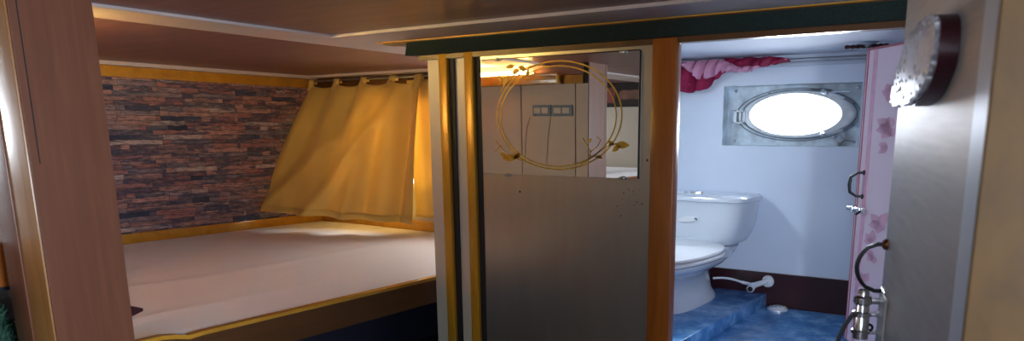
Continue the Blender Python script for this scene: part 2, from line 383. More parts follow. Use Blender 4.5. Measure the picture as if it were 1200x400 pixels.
# header over partition and bathroom opening
m = MB(); m.box(-3.02, 1.5, YP-.045, YP+.04, .446, ZC); struct(m.build('trim_7', M['rail_wood']), 'brown wooden rail above the green strip', 'trim')
m = MB()
m.prism([(-2.86, YP-.05, .383), (-2.845, YP-.05, .448), (-2.84, YP+.02, .448), (-2.84, YP+.02, .383)], (0, 0, 0), (4.3, 0, 0))
o = m.build('trim_8', M['green_velvet']); struct(o, 'dark green carpet strip on the header beam', 'trim')
m = MB(); m.prism([(-2.84, YP-.04, .447), (-3.05, YP-.04, .468), (-2.84, YP-.04, .468)], (0, 0, 0), (0, .05, 0)); m.box(-2.84, -2.83, YP-.04, YP+.01, .44, .447)
struct(m.build('trim_9', M['gold_wood']), 'thin golden edging round the green header strip', 'trim')
m = MB(); m.box(-2.80, 1.5, YP-.02, YP+.03, .36, .386); struct(m.build('trim_10', M['rail_wood']), 'brown wooden head rail over mirror panel and bathroom opening', 'trim')
# ceiling battens
m = MB(); m.box(-3.37, -3.075, -2.5, YP+.6, ZC-.012, ZC+.005, .002); struct(m.build('trim_11', M['white_batten']), 'long white ceiling batten running over the bunk edge', 'trim')
m = MB(); m.box(-3.10, 1.5, 2.64, YP-.06, ZC-.014, ZC+.005, .002); struct(m.build('trim_12', M['white_batten']), 'white ceiling batten running along the header', 'trim')
m = MB(); m.box(-3.05, 1.5, YP-.062, YP-.052, ZC-.018, ZC, .001); struct(m.build('trim_13', M['gold_metal']), 'pale gold bead on the ceiling batten by the header', 'trim')
m = MB(); m.box(XS, XS+.09, 1.3, YC, ZC-.026, ZC+.004, .004); m.box(XS+.05, -2.7, YC-.12, YC, ZC-.020, ZC+.004, .004)
struct(m.build('trim_14', M['white_batten']), 'white cove batten where stone wall meets ceiling', 'trim')
m = MB(); m.box(XS-.002, XS+.022, 1.3, YC, .372, .446, .005); struct(m.build('trim_15', M['gold_wood'], smooth=True), 'golden wooden trim along the top of the slate wall', 'trim')
m = MB(); m.box(XS-.002, XS+.03, 1.3, YC, ZB-.02, ZB+.062, .006); struct(m.build('trim_16', M['gold_wood'], smooth=True), 'golden wooden trim between slate wall and mattress', 'trim')
m = MB(); m.box(XS+.03, -2.74, YC-.03, YC, ZB-.02, ZB+.062, .006); struct(m.build('trim_17', M['gold_wood'], smooth=True), 'golden wooden trim below the yellow curtain', 'trim')

m = MB(); m.box(XS+.022, -2.74, YC-.022, YC, .335, .452, .004); struct(m.build('trim_24', M['rail_wood'], smooth=True), 'dark brown board added for the shade behind the curtain tabs on the bunk end wall', 'trim')  # added to darken the shaded gaps between the curtain tabs
# post at the bunk foot with the partition behind it
m = MB(); m.box(-3.018, -2.752, 1.112, 1.36, ZF, ZC, .004); struct(m.build('trim_18', M['post_tan'], smooth=True), 'varnished tan post core at the foot of the bunk', 'trim')
m = MB(); m.box(-2.753, -2.744, 1.118, 1.366, ZF, ZC, .001)
f = struct(m.build('trim_19', M['post_wood']), 'red brown veneer board facing the post at the bunk foot', 'trim')
m = MB(); m.box(-2.7445, -2.743, 1.142, 1.1455, -.10, ZC); m.build('seam', M['dark'], f)
m = MB(); m.box(-3.017, -2.895, 1.106, 1.113, ZF, ZC, .002); struct(m.build('trim_22', M['post_wood'], smooth=True), 'purple brown board on the left half of the tan post face', 'trim')
m = MB(); m.box(XS, -3.018, 1.22, 1.30, ZF, ZC); struct(m.build('wall_bunk_foot', M['cream']), 'cream partition at the foot of the bunk', 'wall')
m = MB()
for a, b in ((XS, -4.36), (-4.352, -3.324), (-3.316, -2.856), (-2.848, -2.754)): m.box(a, b, 1.362, 1.37, ZB-.3, .330)
struct(m.build('wall_bunk_cladding', M['cream']), 'cream boards cladding the foot partition, seen in the mirror', 'wall')
m = MB(); m.box(XS, -2.754, 1.35, 1.362, ZF, ZC); struct(m.build('wall_bunk_backing', M['dark']), 'dark backing showing in the seams of the cladding', 'wall')
m = MB(); m.box(XS, -2.96, 1.37, 1.455, .330, .390, .004); m.box(-2.96, -2.79, 1.37, 1.376, .330, .390); m.box(XS, -2.96, 1.44, 1.455, .385, .402, .002); struct(m.build('trim_20', M['gold_wood'], smooth=True), 'golden trim above the cladding, seen in the mirror', 'trim')

m = MB(); m.box(XS, -2.79, 1.362, 1.368, .395, ZC); struct(m.build('trim_23', M['ceil_brown']), 'brown board above the golden trim of the foot partition', 'trim')
# window_2 behind the curtain and glare_window added unseen in the left wall for post glare
def plain_window(name, label, axis, a, x0, x1, z0, z1, depth):
    r = thing(name, label, 'window', ((x0+x1)/2, a, z0) if axis == 'Y' else (a, (x0+x1)/2, z0), kind='structure')
    B = (lambda m, u0, u1, v0, v1, p, q: m.box(u0, u1, p, q, v0, v1, .004)) if axis == 'Y' else (lambda m, u0, u1, v0, v1, p, q: m.box(p, q, u0, u1, v0, v1, .004))
    m = MB(); f = .035; s = 1 if axis == 'Y' else -1
    p, q = (a, a+depth) if s > 0 else (a-depth, a)
    B(m, x0, x1, z0, z0+f, p, q); B(m, x0, x1, z1-f, z1, p, q); B(m, x0, x0+f, z0+f, z1-f, p, q); B(m, x1-f, x1, z0+f, z1-f, p, q)
    m.build('window_frame', M['port_metal'], r)
    m = MB(); B(m, x0+f, x1-f, z0+f, z1-f, (p+q)/2-.003+.0, (p+q)/2+.003); m.build('pane', M['glass'], r)
plain_window('window_2', 'cabin window glowing behind the yellow curtain', 'Y', YC+.02, WX0, WX1, WZ0, WZ1, .06)
plain_window('glare_window', 'unseen side window added to throw glare on the tan post', 'X', XS-.02, -.35, .5, .02, .42, .06)

# ------------------------------------------------------------------ bunk bed
XR = -2.762
bed = thing('bunk_bed', 'built in wooden bunk with golden edged brown side rail', 'bed', (-4.1, 2.9, ZF))
prof = []
for i in range(61):
    y = 1.37+(YC-1.37)*i/60
    if y < 1.50: z = ZB+.018
    elif y < 1.62: t = (y-1.50)/.12; z = ZB+.018-.018*(3*t*t-2*t**3)-.010*math.sin(PI*t)
    else: z = ZB
    prof.append((y, z))
m = MB(); vs = [(XR, y, z-.012) for y, z in prof]+[(XR, YC, -.912), (XR, 1.37, -.912)]
m.prism(vs, (0, 0, 0), (-.035, 0, 0)); rail = m.build('side_rail', M['rail_wood'], bed)
m = MB(); n = len(prof)
m.loft([[Vector((XR+.004, y, z-.016)), Vector((XR+.004, y, z)), Vector((XR-.034, y, z)), Vector((XR-.034, y, z-.014))] for y, z in prof])
tag(m.build('rail_edging', M['gold_wood'], rail), 'golden edging on the rail')
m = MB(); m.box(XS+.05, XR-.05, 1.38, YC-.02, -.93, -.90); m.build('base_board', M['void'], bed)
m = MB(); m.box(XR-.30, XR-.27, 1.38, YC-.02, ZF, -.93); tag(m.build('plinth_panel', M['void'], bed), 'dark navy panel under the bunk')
def mat_f(u, v):
    x = XS+.035+(XR-.036-(XS+.035))*u; y = 1.385+(YC-.035-1.385)*v
    eu = min(u, 1-u)*2.7; ev = min(v, 1-v)*3.05
    e = min(eu, ev); z = ZB-.006
    if e < .04: z -= .02*(1-e/.04)**2
    z += .005*math.sin(9*u+1.2*math.sin(3*v))+.006*math.exp(-((u-.58-.03*math.sin(4*v))/.02)**2)+.006*math.exp(-((u-.86)/.018)**2)
    z += .004*math.exp(-((v-.3)/.1)**2-((u-.38)/.1)**2)*math.sin(60*u+30*v)
    z += .007*math.exp(-((v-.22)/.16)**2-((u-.55)/.1)**2)*math.sin(40*u-18*v)
    return Vector((x, y, z))
m = MB(); m.grid(mat_f, 110, 70)
x0, x1, y0, y1 = XS+.035, XR-.036, 1.385, YC-.035
rim = [mat_f(i/110, 0) for i in range(111)]+[mat_f(1, j/70) for j in range(1, 71)]+[mat_f(1-i/110, 1) for i in range(1, 111)]+[mat_f(0, 1-j/70) for j in range(1, 70)]
m.loft([rim, [Vector((p.x, p.y, -.895)) for p in rim]], caps=False)
bmesh.ops.remove_doubles(m.bm, verts=m.bm.verts[:], dist=.0005)
tag(m.build('mattress', M['sheet'], smooth=True, angle=70), 'mattress under a white sheet in the bunk beside the slate wall', 'mattress')
m = MB()
a, b = onX(150, 358, -2.75), onX(167, 361, -2.75)
m.prism([(-2.80, 1.367, -.614), (-2.80, 1.408, -.630), (-2.80, 1.408, -.640), (-2.80, 1.395, -.644), (-2.80, 1.367, -.652)], (0, 0, 0), (.055, 0, 0))
tag(m.build('shelf_bracket', M['maroon']), 'small dark wedge bracket on the post above the mattress corner', 'bracket')

# neighbouring bunk seen past the post
nb = thing('neighbour_bunk', 'second bunk with orange brown side board left of the post', 'bed', (-3.8, .5, ZF))
m = MB(); m.box(-3.14, -3.10, -.6, 1.20, -.540, -.385, .004); m.build('side_board', M['orange_wood'], nb)
m = MB(); m.box(-5.4, -3.14, -.6, 1.20, -.56, -.53); m.build('base_board', M['void'], nb)
m = MB(); m.box(-5.4, -3.142, -.58, 1.19, -.528, -.335, .03, 4); tag(m.build('neighbour_mattress', M['sheet'], smooth=True), 'white mattress edge in the second bunk left of the post', 'mattress')
m = MB()
def blob(u, v):
    a = 2*PI*u; t = PI*v
    r = 1+.05*math.sin(7*a+3*t)+.04*math.sin(13*t)
    q = abs(math.sin(t))**.45; cs = math.copysign(abs(math.cos(t))**.7, math.cos(t))
    return Vector((-3.21+.15*r*q*math.cos(a), .985+.185*r*q*math.sin(a), -.90+.29*r*cs))
m.grid(blob, 60, 30)
rb = bmesh.ops.remove_doubles(m.bm, verts=m.bm.verts[:], dist=.0008)
for k in range(2600):
    u, v = random.random(), random.uniform(.1, .9); p = blob(u, v); c = Vector((-3.21, .985, -.91)); d = (p-c).normalized()
    d = (d+Vector((random.uniform(-.6, .6), random.uniform(-.6, .6), random.uniform(-.8, .4)))).normalized()
    s = Vector((random.uniform(-1, 1), random.uniform(-1, 1), random.uniform(-1, 1))).normalized()*.005
    q = p+d*random.uniform(.02, .045); m.add([p-s, p+s, q], [(0, 1, 2)])
tag(m.build('shaggy_bundle', M['plush']), 'shaggy green bundle on the floor below the orange brown board', 'bundle')

# ------------------------------------------------------------------ yellow curtain
ct = thing('window_curtain', 'large yellow ochre curtain flaring out over the head of the bunk', 'curtain', (-4.85, 4.3, ZB))
TL, TR = Vector((-5.44, 4.43, .395)), Vector((-4.15, 4.385, .398))
BL, BR = Vector((-5.42, 3.83, -.628)), Vector((-4.10, 4.20, -.700))
def cur_f(u, v, off=0):
    t = TL.lerp(TR, u); b = BL.lerp(BR, u); p = t.lerp(b, v)
    p.x -= .03*math.sin(PI*v)*(1-u)
    # folds radiate from the top tabs and die out towards the hem
    fold = .035*(1-.55*v)*math.sin(u*PI*8+.6*v)*(0.35+.65*min(1, v*3))*1.3 * (1-.5*v)
    fold += .055*math.exp(-((u-.86+.55*v)/.055)**2)*min(1, v*2.2)
    fold += .045*math.exp(-((u-.72+.15*v)/.05)**2)*min(1, v*1.8)
    fold -= .050*math.exp(-((u-.93+.05*v)/.04)**2)*min(1, v*2)
    fold += .03*math.exp(-((u-.25+.12*v)/.06)**2)*min(1, v*1.6)
    p += Vector((.35, -.9, 0)).normalized()*(fold*1.7+.028*math.exp(-((u-.62+.75*v-.1)/.05)**2)*min(1, v*3)-.022*math.exp(-((u-.52+.62*v)/.05)**2)*min(1, v*3)+.025*math.exp(-((v-.16-.5*(1-u))/.05)**2)*u*(1-u)*3+.03*math.sin(PI*v)+off)
    p.z -= .03*abs(math.sin(u*PI*4))*max(0, 1-v*9)
    p.x = max(p.x, XS+.05); p.y = min(p.y, 4.475)
    return p
m = MB(); m.grid(cur_f, 130, 70); m.build('cloth', M['curtain'], ct, smooth=True, solid=.004, angle=180)
m = MB(); m.grid(lambda u, v: cur_f(u, .952+.048*v, .006), 130, 3); m.build('hem', M['curtain'], ct, smooth=True, solid=.003, angle=180)
for u in (.005, .25, .5, .75, .97):
    c = cur_f(u, .02); m = MB()
    pts = []
    for dx in (-.032, .032):
        pts.append([Vector((c.x+dx*1.5, c.y-.012, c.z-.03)), Vector((c.x+dx, 4.418, .42)), Vector((c.x+dx, 4.42, .437)), Vector((c.x+dx, 4.445, .437)), Vector((c.x+dx, 4.45, .40))])
    m.add(pts[0]+pts[1], [(i, i+1, 6+i, 5+i) for i in range(4)]); m.build('tab', M['curtain'], ct, smooth=True, solid=.004, angle=180)
rod = MB(); rod.tube([(-5.50, 4.433, .425), (-2.74, 4.433, .425)], .009); tag(rod.build('curtain_rod', M['steel'], smooth=True), 'thin rod carrying the yellow curtain under the ceiling', 'rod')
c2 = thing('narrow_curtain', 'narrow bright yellow curtain panel between wide curtain and partition', 'curtain', (-4.0, 4.35, ZB))
def c2_f(u, v):
    p = Vector((-4.36+.46*u+.04*v, 4.465+.008*math.sin(u*PI*5), .40-1.075*v)); return p
m = MB(); m.grid(c2_f, 24, 40); m.build('cloth', M['curtain'], c2, smooth=True, solid=.004, angle=180)
m = MB(); m.grid(lambda u, v: c2_f(u, .95+.05*v)+Vector((0, -.006, 0)), 24, 2); m.build('hem', M['curtain'], c2, smooth=True, solid=.003, angle=180)

# ------------------------------------------------------------------ mirror
mr = thing('wall_mirror', 'frameless rectangular mirror with gold etched ring on the metal partition', 'mirror', (-1.965, YP, -.205))
MX0, MX1, MZ0, MZ1 = -2.400, -1.532, -.203, .342
m = MB(); m.box(MX0, MX1, YP-.008, YP-.002, MZ0, MZ1, .0015, 1); m.build('mirror_glass', M['mirror'], mr)
m = MB(); m.box(MX1-.001, MX1+.007, YP-.007, YP, MZ0, MZ1); m.box(MX0, MX1, YP-.003, YP, MZ1, MZ1+.004); m.build('edge_bead', M['black_iron'], mr)
YE = YP-.009
def mp(x, y): p = onY(x, y, YE); return (p.x, p.z)
cx, cz = mp(652, 136); ax = (mp(724, 136)[0]-mp(579, 136)[0])/2; az = (mp(652, 72)[1]-mp(652, 199)[1])/2
def ell(m, s, w, dx=0, dz=0, a0=0, a1=2*PI):
    N = 90; vs = []; fs = []
    for i in range(N+1):
        a = a0+(a1-a0)*i/N
        for q in (-w, w): vs.append((cx+dx+(ax*s+q)*math.cos(a), YE, cz+dz+(az*s+q)*math.sin(a)))
    for i in range(N): fs.append((2*i, 2*i+1, 2*i+3, 2*i+2))
    m.add(vs, fs)
def leaf(m, x, y, l, wd, ang):
    c = Vector((mp(x, y)[0], YE, mp(x, y)[1])); u = Vector((math.cos(ang), 0, math.sin(ang))); v = Vector((-u.z, 0, u.x))
    pts = [c+u*(l*(t-.5))+v*(wd*sg*math.sin(PI*t)) for sg, ts in ((1, [i/8 for i in range(9)]), (-1, [i/8 for i in range(7, 0, -1)])) for t in ts]
    m.add(pts, [tuple(range(len(pts)))])
def stem(m, pts, wd):
    P = [Vector((mp(*p)[0], YE, mp(*p)[1])) for p in pts]
    for a, b in zip(P, P[1:]):
        d = (b-a).normalized(); v = Vector((-d.z, 0, d.x))*wd; m.add([a-v, b-v, b+v, a+v], [(0, 1, 2, 3)])
m = MB(); ell(m, 1, .0035); ell(m, .93, .003, -.004, -.004); m.build('etched_ring', M['etch'], mr)
LV = ((598, 185, .10, .018, .1), (590, 182, .05, .012, -.4), (606, 183, .05, .012, .5), (729, 170, .075, .016, -.05), (722, 174, .05, .012, .6), (716, 168, .04, .010, -.5),
      (604, 84, .05, .012, .4), (612, 80, .05, .012, -.3), (592, 95, .05, .010, .9), (586, 92, .04, .010, 2.0), (618, 86, .04, .010, 1.2), (598, 78, .06, .010, .1), (702, 184, .04, .008, -.2), (691, 165, .03, .006, 1.0))
ST = (([(683, 162), (688, 170), (692, 178), (690, 187), (680, 193)], .0025), ([(690, 187), (702, 178), (714, 170), (724, 168)], .0025), ([(692, 178), (700, 172), (704, 164), (699, 160)], .002), ([(690, 182), (706, 186)], .002),
      ([(580, 165), (590, 176), (600, 184), (612, 188)], .0025), ([(588, 170), (580, 178)], .002), ([(586, 108), (592, 98), (604, 86), (620, 78), (636, 76)], .0025), ([(584, 100), (590, 92), (600, 84)], .002))
for inside in (lambda x, y: x > 660, lambda x, y: x < 660 and y > 130, lambda x, y: y < 130):
    m = MB()
    for q_ in LV:
        if inside(q_[0], q_[1]): leaf(m, *q_)
    for pts, wd in ST:
        if inside(*pts[0]): stem(m, pts, wd)
    m.build('etched_sprig', M['etch'], mr)
for x, y in ((583, 69.5), (730, 61), (595, 205.5), (730, 209)):
    p = onY(x, y, YP-.012); m = MB(); m.box(p.x-.020, p.x+.020, YP-.013, YP, p.z-.006, p.z+.006, .003); m.lathe([(.009, 0), (.009, .004), (.004, .007)], (p.x, YP-.012, p.z), (0, -1, 0), 12)
    m.build('clip', M['steel'], mr, smooth=True)

# things the mirror shows on the foot partition
SC = (2*YP-1.37)/YP
def mw(x, y): p = onY(x, y, YP-.008); return p.x*SC, p.z*SC
for i, (xa, xb, lab) in enumerate(((625.5, 647, 'blue grey switch plate with toggles reflected nearest the mirror centre'), (648.5, 672, 'pale rocker switch plate reflected right beside the toggle plate'))):
    x0, z1 = mw(xa, 123.5); x1, z0 = mw(xb, 136); r = thing('switch_plate', lab, 'light switch', ((x0+x1)/2, 1.372, z0))
    m = MB(); m.box(x0, x1, 1.37, 1.384, z0, z1, .004); m.build('plate', M['switch'], r)
    for k in range(2):
        a = x0+(x1-x0)*(.1+.42*k); m = MB(); m.box(a, a+(x1-x0)*.36, 1.384, 1.390, z0+.018, z1-.018, .002); m.build('rocker', M['switch_key'], r)
m = MB()
for pts in ([(622, 137), (618, 150), (616.5, 170), (616, 192)], [(646, 137), (643, 160), (641, 192)]):
    m.tube([(mw(*p)[0], 1.374, mw(*p)[1]) for p in pts], .002, 6)
tag(m.build('switch_cable', M['cable'], smooth=True), 'thin cables hanging below the switch plates in the mirror', 'cable')
lampo = thing('tube_lamp', 'warm yellow tube lamp under the ceiling reflected at the mirror top', 'lamp', (-3.65, 1.40, .392))
m = MB(); m.box(-4.30, -3.20, 1.372, 1.384, .392, .43, .003); m.build('lamp_base', M['plastic_white'], lampo)
m = MB(); m.tube([(-4.28, 1.40, .418), (-3.24, 1.40, .418)], .011, 12); m.build('lamp_tube', M['lamp'], lampo, smooth=True)
SR = (2*YP+.70)/YP
def mw2(x, y): p = onY(x, y, YP-.008); return p.x*SR, p.z*SR
pc = thing('framed_picture', 'dark framed picture with cut corners reflected at the right of the mirror', 'picture', (-3.7, -.70, .0))
x0, z1 = mw2(692, 98); x1, z0 = mw2(756, 125)
c = .07; poly = [(x0, z0+c), (x0+c*1.2, z0), (x1, z0), (x1, z1), (x0+c*1.2, z1), (x0, z1-c)]
YR = -.70
m = MB(); m.prism([(a, YR, b) for a, b in poly], (0, 0, 0), (0, .03, 0)); m.build('frame', M['black_iron'], pc)
def sc(p, f): mx, mz = (x0+x1)/2, (z0+z1)/2; return ((p[0]-mx)*f+mx, (p[1]-mz)*f+mz)
m = MB(); m.prism([(sc(p, .88)[0], YR, sc(p, .88)[1]) for p in poly], (0, .028, 0), (0, .034, 0)); m.build('print', M['pic_dark'], pc)
def pv(a, b): return (x0+(x1-x0)*a, YR, z0+(z1-z0)*b)
m = MB(); m.prism([pv(.16, .22), pv(.48, .16), pv(.50, .82), pv(.16, .74)], (0, .033, 0), (0, .036, 0)); m.build('red_patch', M['red_print'], pc)
m = MB(); m.prism([pv(.56+.0+.20*(1+math.cos(2*PI*i/18)), .48+.22*math.sin(2*PI*i/18)+.05*math.sin(6*PI*i/18)) for i in range(18)], (0, .033, 0), (0, .0365, 0)); m.build('brown_patch', M['flesh'], pc)

# ------------------------------------------------------------------ porthole
pw = thing('window_1', 'oval white lit porthole set in a scuffed rectangular recess', 'window', ((RX0+RX1)/2, YC, RZ0), kind='structure')
D = .085
m = MB()
g = .004; m.box(RX0, RX0+g, YC-.001, YC+D, RZ0, RZ1); m.box(RX1-g, RX1, YC-.001, YC+D, RZ0, RZ1); m.box(RX0+g, RX1-g, YC-.001, YC+D, RZ1-g, RZ1); m.box(RX0+g, RX1-g, YC-.001, YC+D, RZ0, RZ0+g)
pcx, pcz, pa, pb = -1.312, .102, .272, .120
N = 48
def ring_pts(a, b, y, dx=0, dz=0): return [Vector((pcx+dx+a*math.cos(2*PI*i/N), y, pcz+dz+b*math.sin(2*PI*i/N))) for i in range(N)]
# back plate with an oval hole: bridge from rectangle to ellipse
angs = sorted([2*PI*i/N for i in range(N)]+[math.atan2(Z_-pcz, X_-pcx) % (2*PI) for X_ in (RX0, RX1) for Z_ in (RZ0, RZ1)])
rect = []
for a in angs:
    c_, s_ = math.cos(a), math.sin(a)
    hx = (RX1-pcx) if c_ > 0 else (pcx-RX0); hz = (RZ1-pcz) if s_ > 0 else (pcz-RZ0)
    t = min(hx/abs(c_) if abs(c_) > 1e-6 else 1e9, hz/abs(s_) if abs(s_) > 1e-6 else 1e9)
    rect.append(Vector((pcx+c_*t, YC+D, pcz+s_*t)))
el = []
for p in rect:
    a = math.atan2((p.z-pcz)/(pb+.01), (p.x-pcx)/(pa+.02)); el.append(Vector((pcx+(pa+.02)*math.cos(a), YC+D, pcz+(pb+.01)*math.sin(a))))
m.loft([rect, el, [p+Vector((0, .08, 0)) for p in el]], caps=False)
m.build('recess', M['port_recess'], pw)
m = MB()
m.loft([ring_pts(pa+.085, pb+.030, YC+D-.001), ring_pts(pa+.085, pb+.030, YC+D-.018), ring_pts(pa+.070, pb+.022, YC+D-.022), ring_pts(pa+.045, pb+.012, YC+D-.022), ring_pts(pa+.03, pb+.010, YC+D-.006)], caps=False)
m.build('outer_ring', M['port_recess'], pw, smooth=True)
m = MB(); R_ = .0
m.loft([ring_pts(pa+.062, pb+.018, YC+D-.012, .014), ring_pts(pa+.062, pb+.018, YC+D-.040, .014), ring_pts(pa+.052, pb+.014, YC+D-.048, .012), ring_pts(pa+.012, pb+.003, YC+D-.048, .003), ring_pts(pa, pb, YC+D-.046), ring_pts(pa, pb, YC+D-.010)], caps=False)
m.build('port_ring', M['port_metal'], pw, smooth=True)
m = MB(); m.tube(ring_pts(pa+.095, pb+.032, YC+D-.012), .003, 8, closed=True); m.build('groove_line', M['steel'], pw, smooth=True)
m = MB(); m.tube(ring_pts(pa+.070, pb+.021, YC+D-.022, .010), .004, 8, closed=True); m.build('gasket', M['steel'], pw, smooth=True)
m = MB(); m.loft([ring_pts(pa, pb, YC+D-.030), ring_pts(pa, pb, YC+D-.024)]); m.build('glass', M['glass'], pw)
def wp(x, y, Y=YC+D-.05): return onY(x, y, Y)
a = wp(860, 129); b = wp(873, 145)
m = MB(); f = .012
m.box(a.x, b.x, YC+D-.055, YC+D, b.z, b.z+f, .003); m.box(a.x, b.x, YC+D-.055, YC+D, a.z-f, a.z, .003); m.box(a.x, a.x+.02, YC+D-.055, YC+D, b.z, a.z, .003); m.box(b.x-.018, b.x, YC+D-.055, YC+D, b.z, a.z, .003)
m.box(a.x+.03, a.x+.045, YC+D-.04, YC+D, b.z+.015, a.z-.015, .002)
m.build('hinge', M['port_metal'], pw)
for pts, r in (([(966, 107), (978, 111), (990, 115)], .009), ([(969, 109), (984, 107), (995, 107)], .006), ([(965, 158), (976, 156), (988, 153)], .009), ([(978, 161), (986, 156), (990, 160)], .006)):
    m = MB(); m.tube([wp(*p) for p in pts], r, 8); m.lathe([(r*1.8, 0), (r*1.8, .02), (r, .03)], wp(*pts[0]), (0, -1, 0), 12); m.build('dog_clamp', M['port_metal'], pw, smooth=True)
for pts in ([(952, 106), (962, 104), (975, 106)], [(984, 169), (990, 164), (1000, 166)], [(996, 120), (1001, 122), (1003, 121)], [(994, 146), (999, 147), (1002, 146)], [(903, 111), (911, 109)]):
    m = MB(); m.tube([wp(*p, YC+D-.02) for p in pts], .006, 8); m.lathe([(.012, 0), (.012, .015), (.006, .02)], wp(*pts[0], YC+D-.015), (0, -1, 0), 10); m.build('hook', M['steel'], pw, smooth=True)
m = MB()
for X_ in (RX0+.05, RX1-.04): 
    for Z_ in (RZ0+.03, RZ1-.03): m.lathe([(.010, 0), (.008, .006), (.002, .008)], (X_, YC+D-.004, Z_), (0, -1, 0), 10)
m.build('bolt_heads', M['steel'], pw, smooth=True)

# ------------------------------------------------------------------ toilet
to = thing('toilet', 'white ceramic close coupled toilet on the blue platform', 'toilet', (-1.83, 4.0, ZPL))
TX = -1.845
def sup(cx, cy, a, bf, bb, z, e=2.4, N=56):      # egg: bf towards the front (-Y), bb towards the back
    r = []
    for i in range(N):
        t = 2*PI*i/N; c_, s_ = math.cos(t), math.sin(t)
        x = a*math.copysign(abs(c_)**(2/e), c_); y = (bb if s_ > 0 else bf)*math.copysign(abs(s_)**(2/e), s_)
        r.append(Vector((cx+x, cy+y, z)))
    return r
m = MB()
m.loft([sup(TX, 3.95, .235, .36, .42, ZPL, 3), sup(TX, 3.95, .230, .355, .415, ZPL+.02, 3), sup(TX, 3.97, .20, .32, .40, ZPL+.055, 2.8), sup(TX, 3.98, .185, .31, .40, ZPL+.12, 2.6),
        sup(TX, 3.93, .20, .36, .44, ZPL+.17, 2.4), sup(TX, 3.86, .27, .45, .50, ZPL+.215, 2.3), sup(TX, 3.80, .345, .56, .58, ZPL+.255, 2.3), sup(TX, 3.80, .375, .60, .62, ZPL+.285, 2.3), sup(TX, 3.80, .378, .605, .62, ZPL+.300, 2.3), sup(TX, 3.80, .34, .56, .56, ZPL+.302, 2.3)])
m.build('bowl', M['ceramic'], to, smooth=True, angle=60)
m = MB(); m.loft([sup(TX, 4.18, .20, .24, .22, ZPL+.20, 3), sup(TX, 4.18, .30, .26, .235, ZPL+.275, 3.5), sup(TX, 4.18, .315, .26, .25, ZPL+.315, 4), sup(TX, 4.18, .30, .24, .24, ZPL+.322, 4)]); m.build('bowl_shelf', M['ceramic'], to, smooth=True, angle=60)
m = MB(); m.loft([sup(TX, 3.78, .372, .59, .42, ZPL+.302, 2.3), sup(TX, 3.78, .385, .60, .43, ZPL+.308, 2.3), sup(TX, 3.78, .385, .60, .43, ZPL+.320, 2.3), sup(TX, 3.78, .372, .588, .42, ZPL+.325, 2.3)]); m.build('seat', M['plastic_white'], to, smooth=True, angle=50)
m = MB(); m.loft([sup(TX, 3.78, .370, .585, .42, ZPL+.329, 2.3), sup(TX, 3.78, .380, .595, .43, ZPL+.335, 2.3), sup(TX, 3.78, .376, .59, .43, ZPL+.345, 2.3), sup(TX, 3.78, .34, .55, .40, ZPL+.354, 2.3), sup(TX, 3.78, .22, .38, .30, ZPL+.360, 2.3)]); m.build('seat_lid', M['plastic_white'], to, smooth=True, angle=50)
TY = 4.285
m = MB(); m.loft([sup(TX, TY, .315, .150, .18, ZPL+.326, 5), sup(TX, TY, .335, .162, .19, ZPL+.338, 5), sup(TX, TY, .360, .170, .195, ZPL+.38, 5.5), sup(TX, TY, .385, .178, .20, ZPL+.46, 5.5), sup(TX, TY, .398, .182, .205, ZPL+.58, 5.5)]); m.build('tank', M['ceramic'], to, smooth=True, angle=50)
m = MB(); m.loft([sup(TX, TY, .400, .186, .205, ZPL+.580, 5.5), sup(TX, TY, .412, .196, .208, ZPL+.586, 5.5), sup(TX, TY, .412, .196, .208, ZPL+.606, 5.5), sup(TX, TY, .400, .186, .20, ZPL+.615, 5.5), sup(TX, TY, .30, .11, .12, ZPL+.619, 4)]); m.build('tank_lid', M['ceramic'], to, smooth=True, angle=50)
m = MB(); m.loft([sup(TX+.02, TY, .062, .03, .03, ZPL+.617, 2), sup(TX+.02, TY, .062, .03, .03, ZPL+.626, 2), sup(TX+.02, TY, .05, .022, .022, ZPL+.629, 2)]); tag(m.build('flush_button', M['chrome'], to, smooth=True), 'chrome flush button')
p = onY(806, 257, 4.102)
m = MB(); yb = TY-.183
def badge(s, y): return [Vector((p.x+s*.062*math.cos(2*PI*i/24), y, p.z+s*.017*math.sin(2*PI*i/24)+.006*math.cos(2*PI*i/24))) for i in range(24)]
m.loft([badge(1, yb+.004), badge(1, yb-.004), badge(.8, yb-.005)]); bd = m.build('badge', M['plastic_white'], to, smooth=True)
m = MB(); m.prism([(p.x+.040, yb-.006, p.z+.006), (p.x+.058, yb-.006, p.z-.004), (p.x+.062, yb-.006, p.z+.004), (p.x+.052, yb-.006, p.z+.012)], (0, 0, 0), (0, .003, 0)); m.build('badge_mark', M['rubber'], bd)

# wall tap, hose, drain
tp = thing('wall_tap', 'white plastic angle tap on the maroon skirting right of the toilet', 'tap', (-1.42, 4.40, -.95))
q = onY(900, 330, YC-.02); q.y = YC-.019
m = MB(); m.lathe([(.038, 0), (.036, .010), (.022, .016)], q, (0, -1, 0), 24); m.build('flange', M['plastic_white'], tp, smooth=True)
q2 = Vector((q.x-.062, q.y-.085, q.z-.018))
m = MB(); m.tube([q, q+Vector((-.02, -.035, -.004)), q2], [.014, .016, .018], 14); m.tube([q2, q2+Vector((.0, -.06, -.012))], [.020, .023], 16); m.tube([q2+Vector((-.01, 0, .004)), q2+Vector((-.075, .0, .012))], .010, 12); m.build('tap_body', M['plastic_white'], tp, smooth=True)
e = q2+Vector((.0, -.06, -.012)); m = MB(); m.tube([e, e+Vector((0, -.006, -.0012))], .016, 16); tag(m.build('outlet', M['dark'], tp), 'dark open outlet')
h0 = q2+Vector((-.075, 0, .012)); m = MB(); P = [h0.lerp(Vector((-1.70, 4.34, -.892)), t)+Vector((0, 0, .012*math.sin(PI*t))) for t in [i/16 for i in range(17)]]
m.tube(P, .007, 10); tag(m.build('supply_hose', M['plastic_white'], smooth=True), 'white flexible hose from the wall tap to the toilet', 'hose')
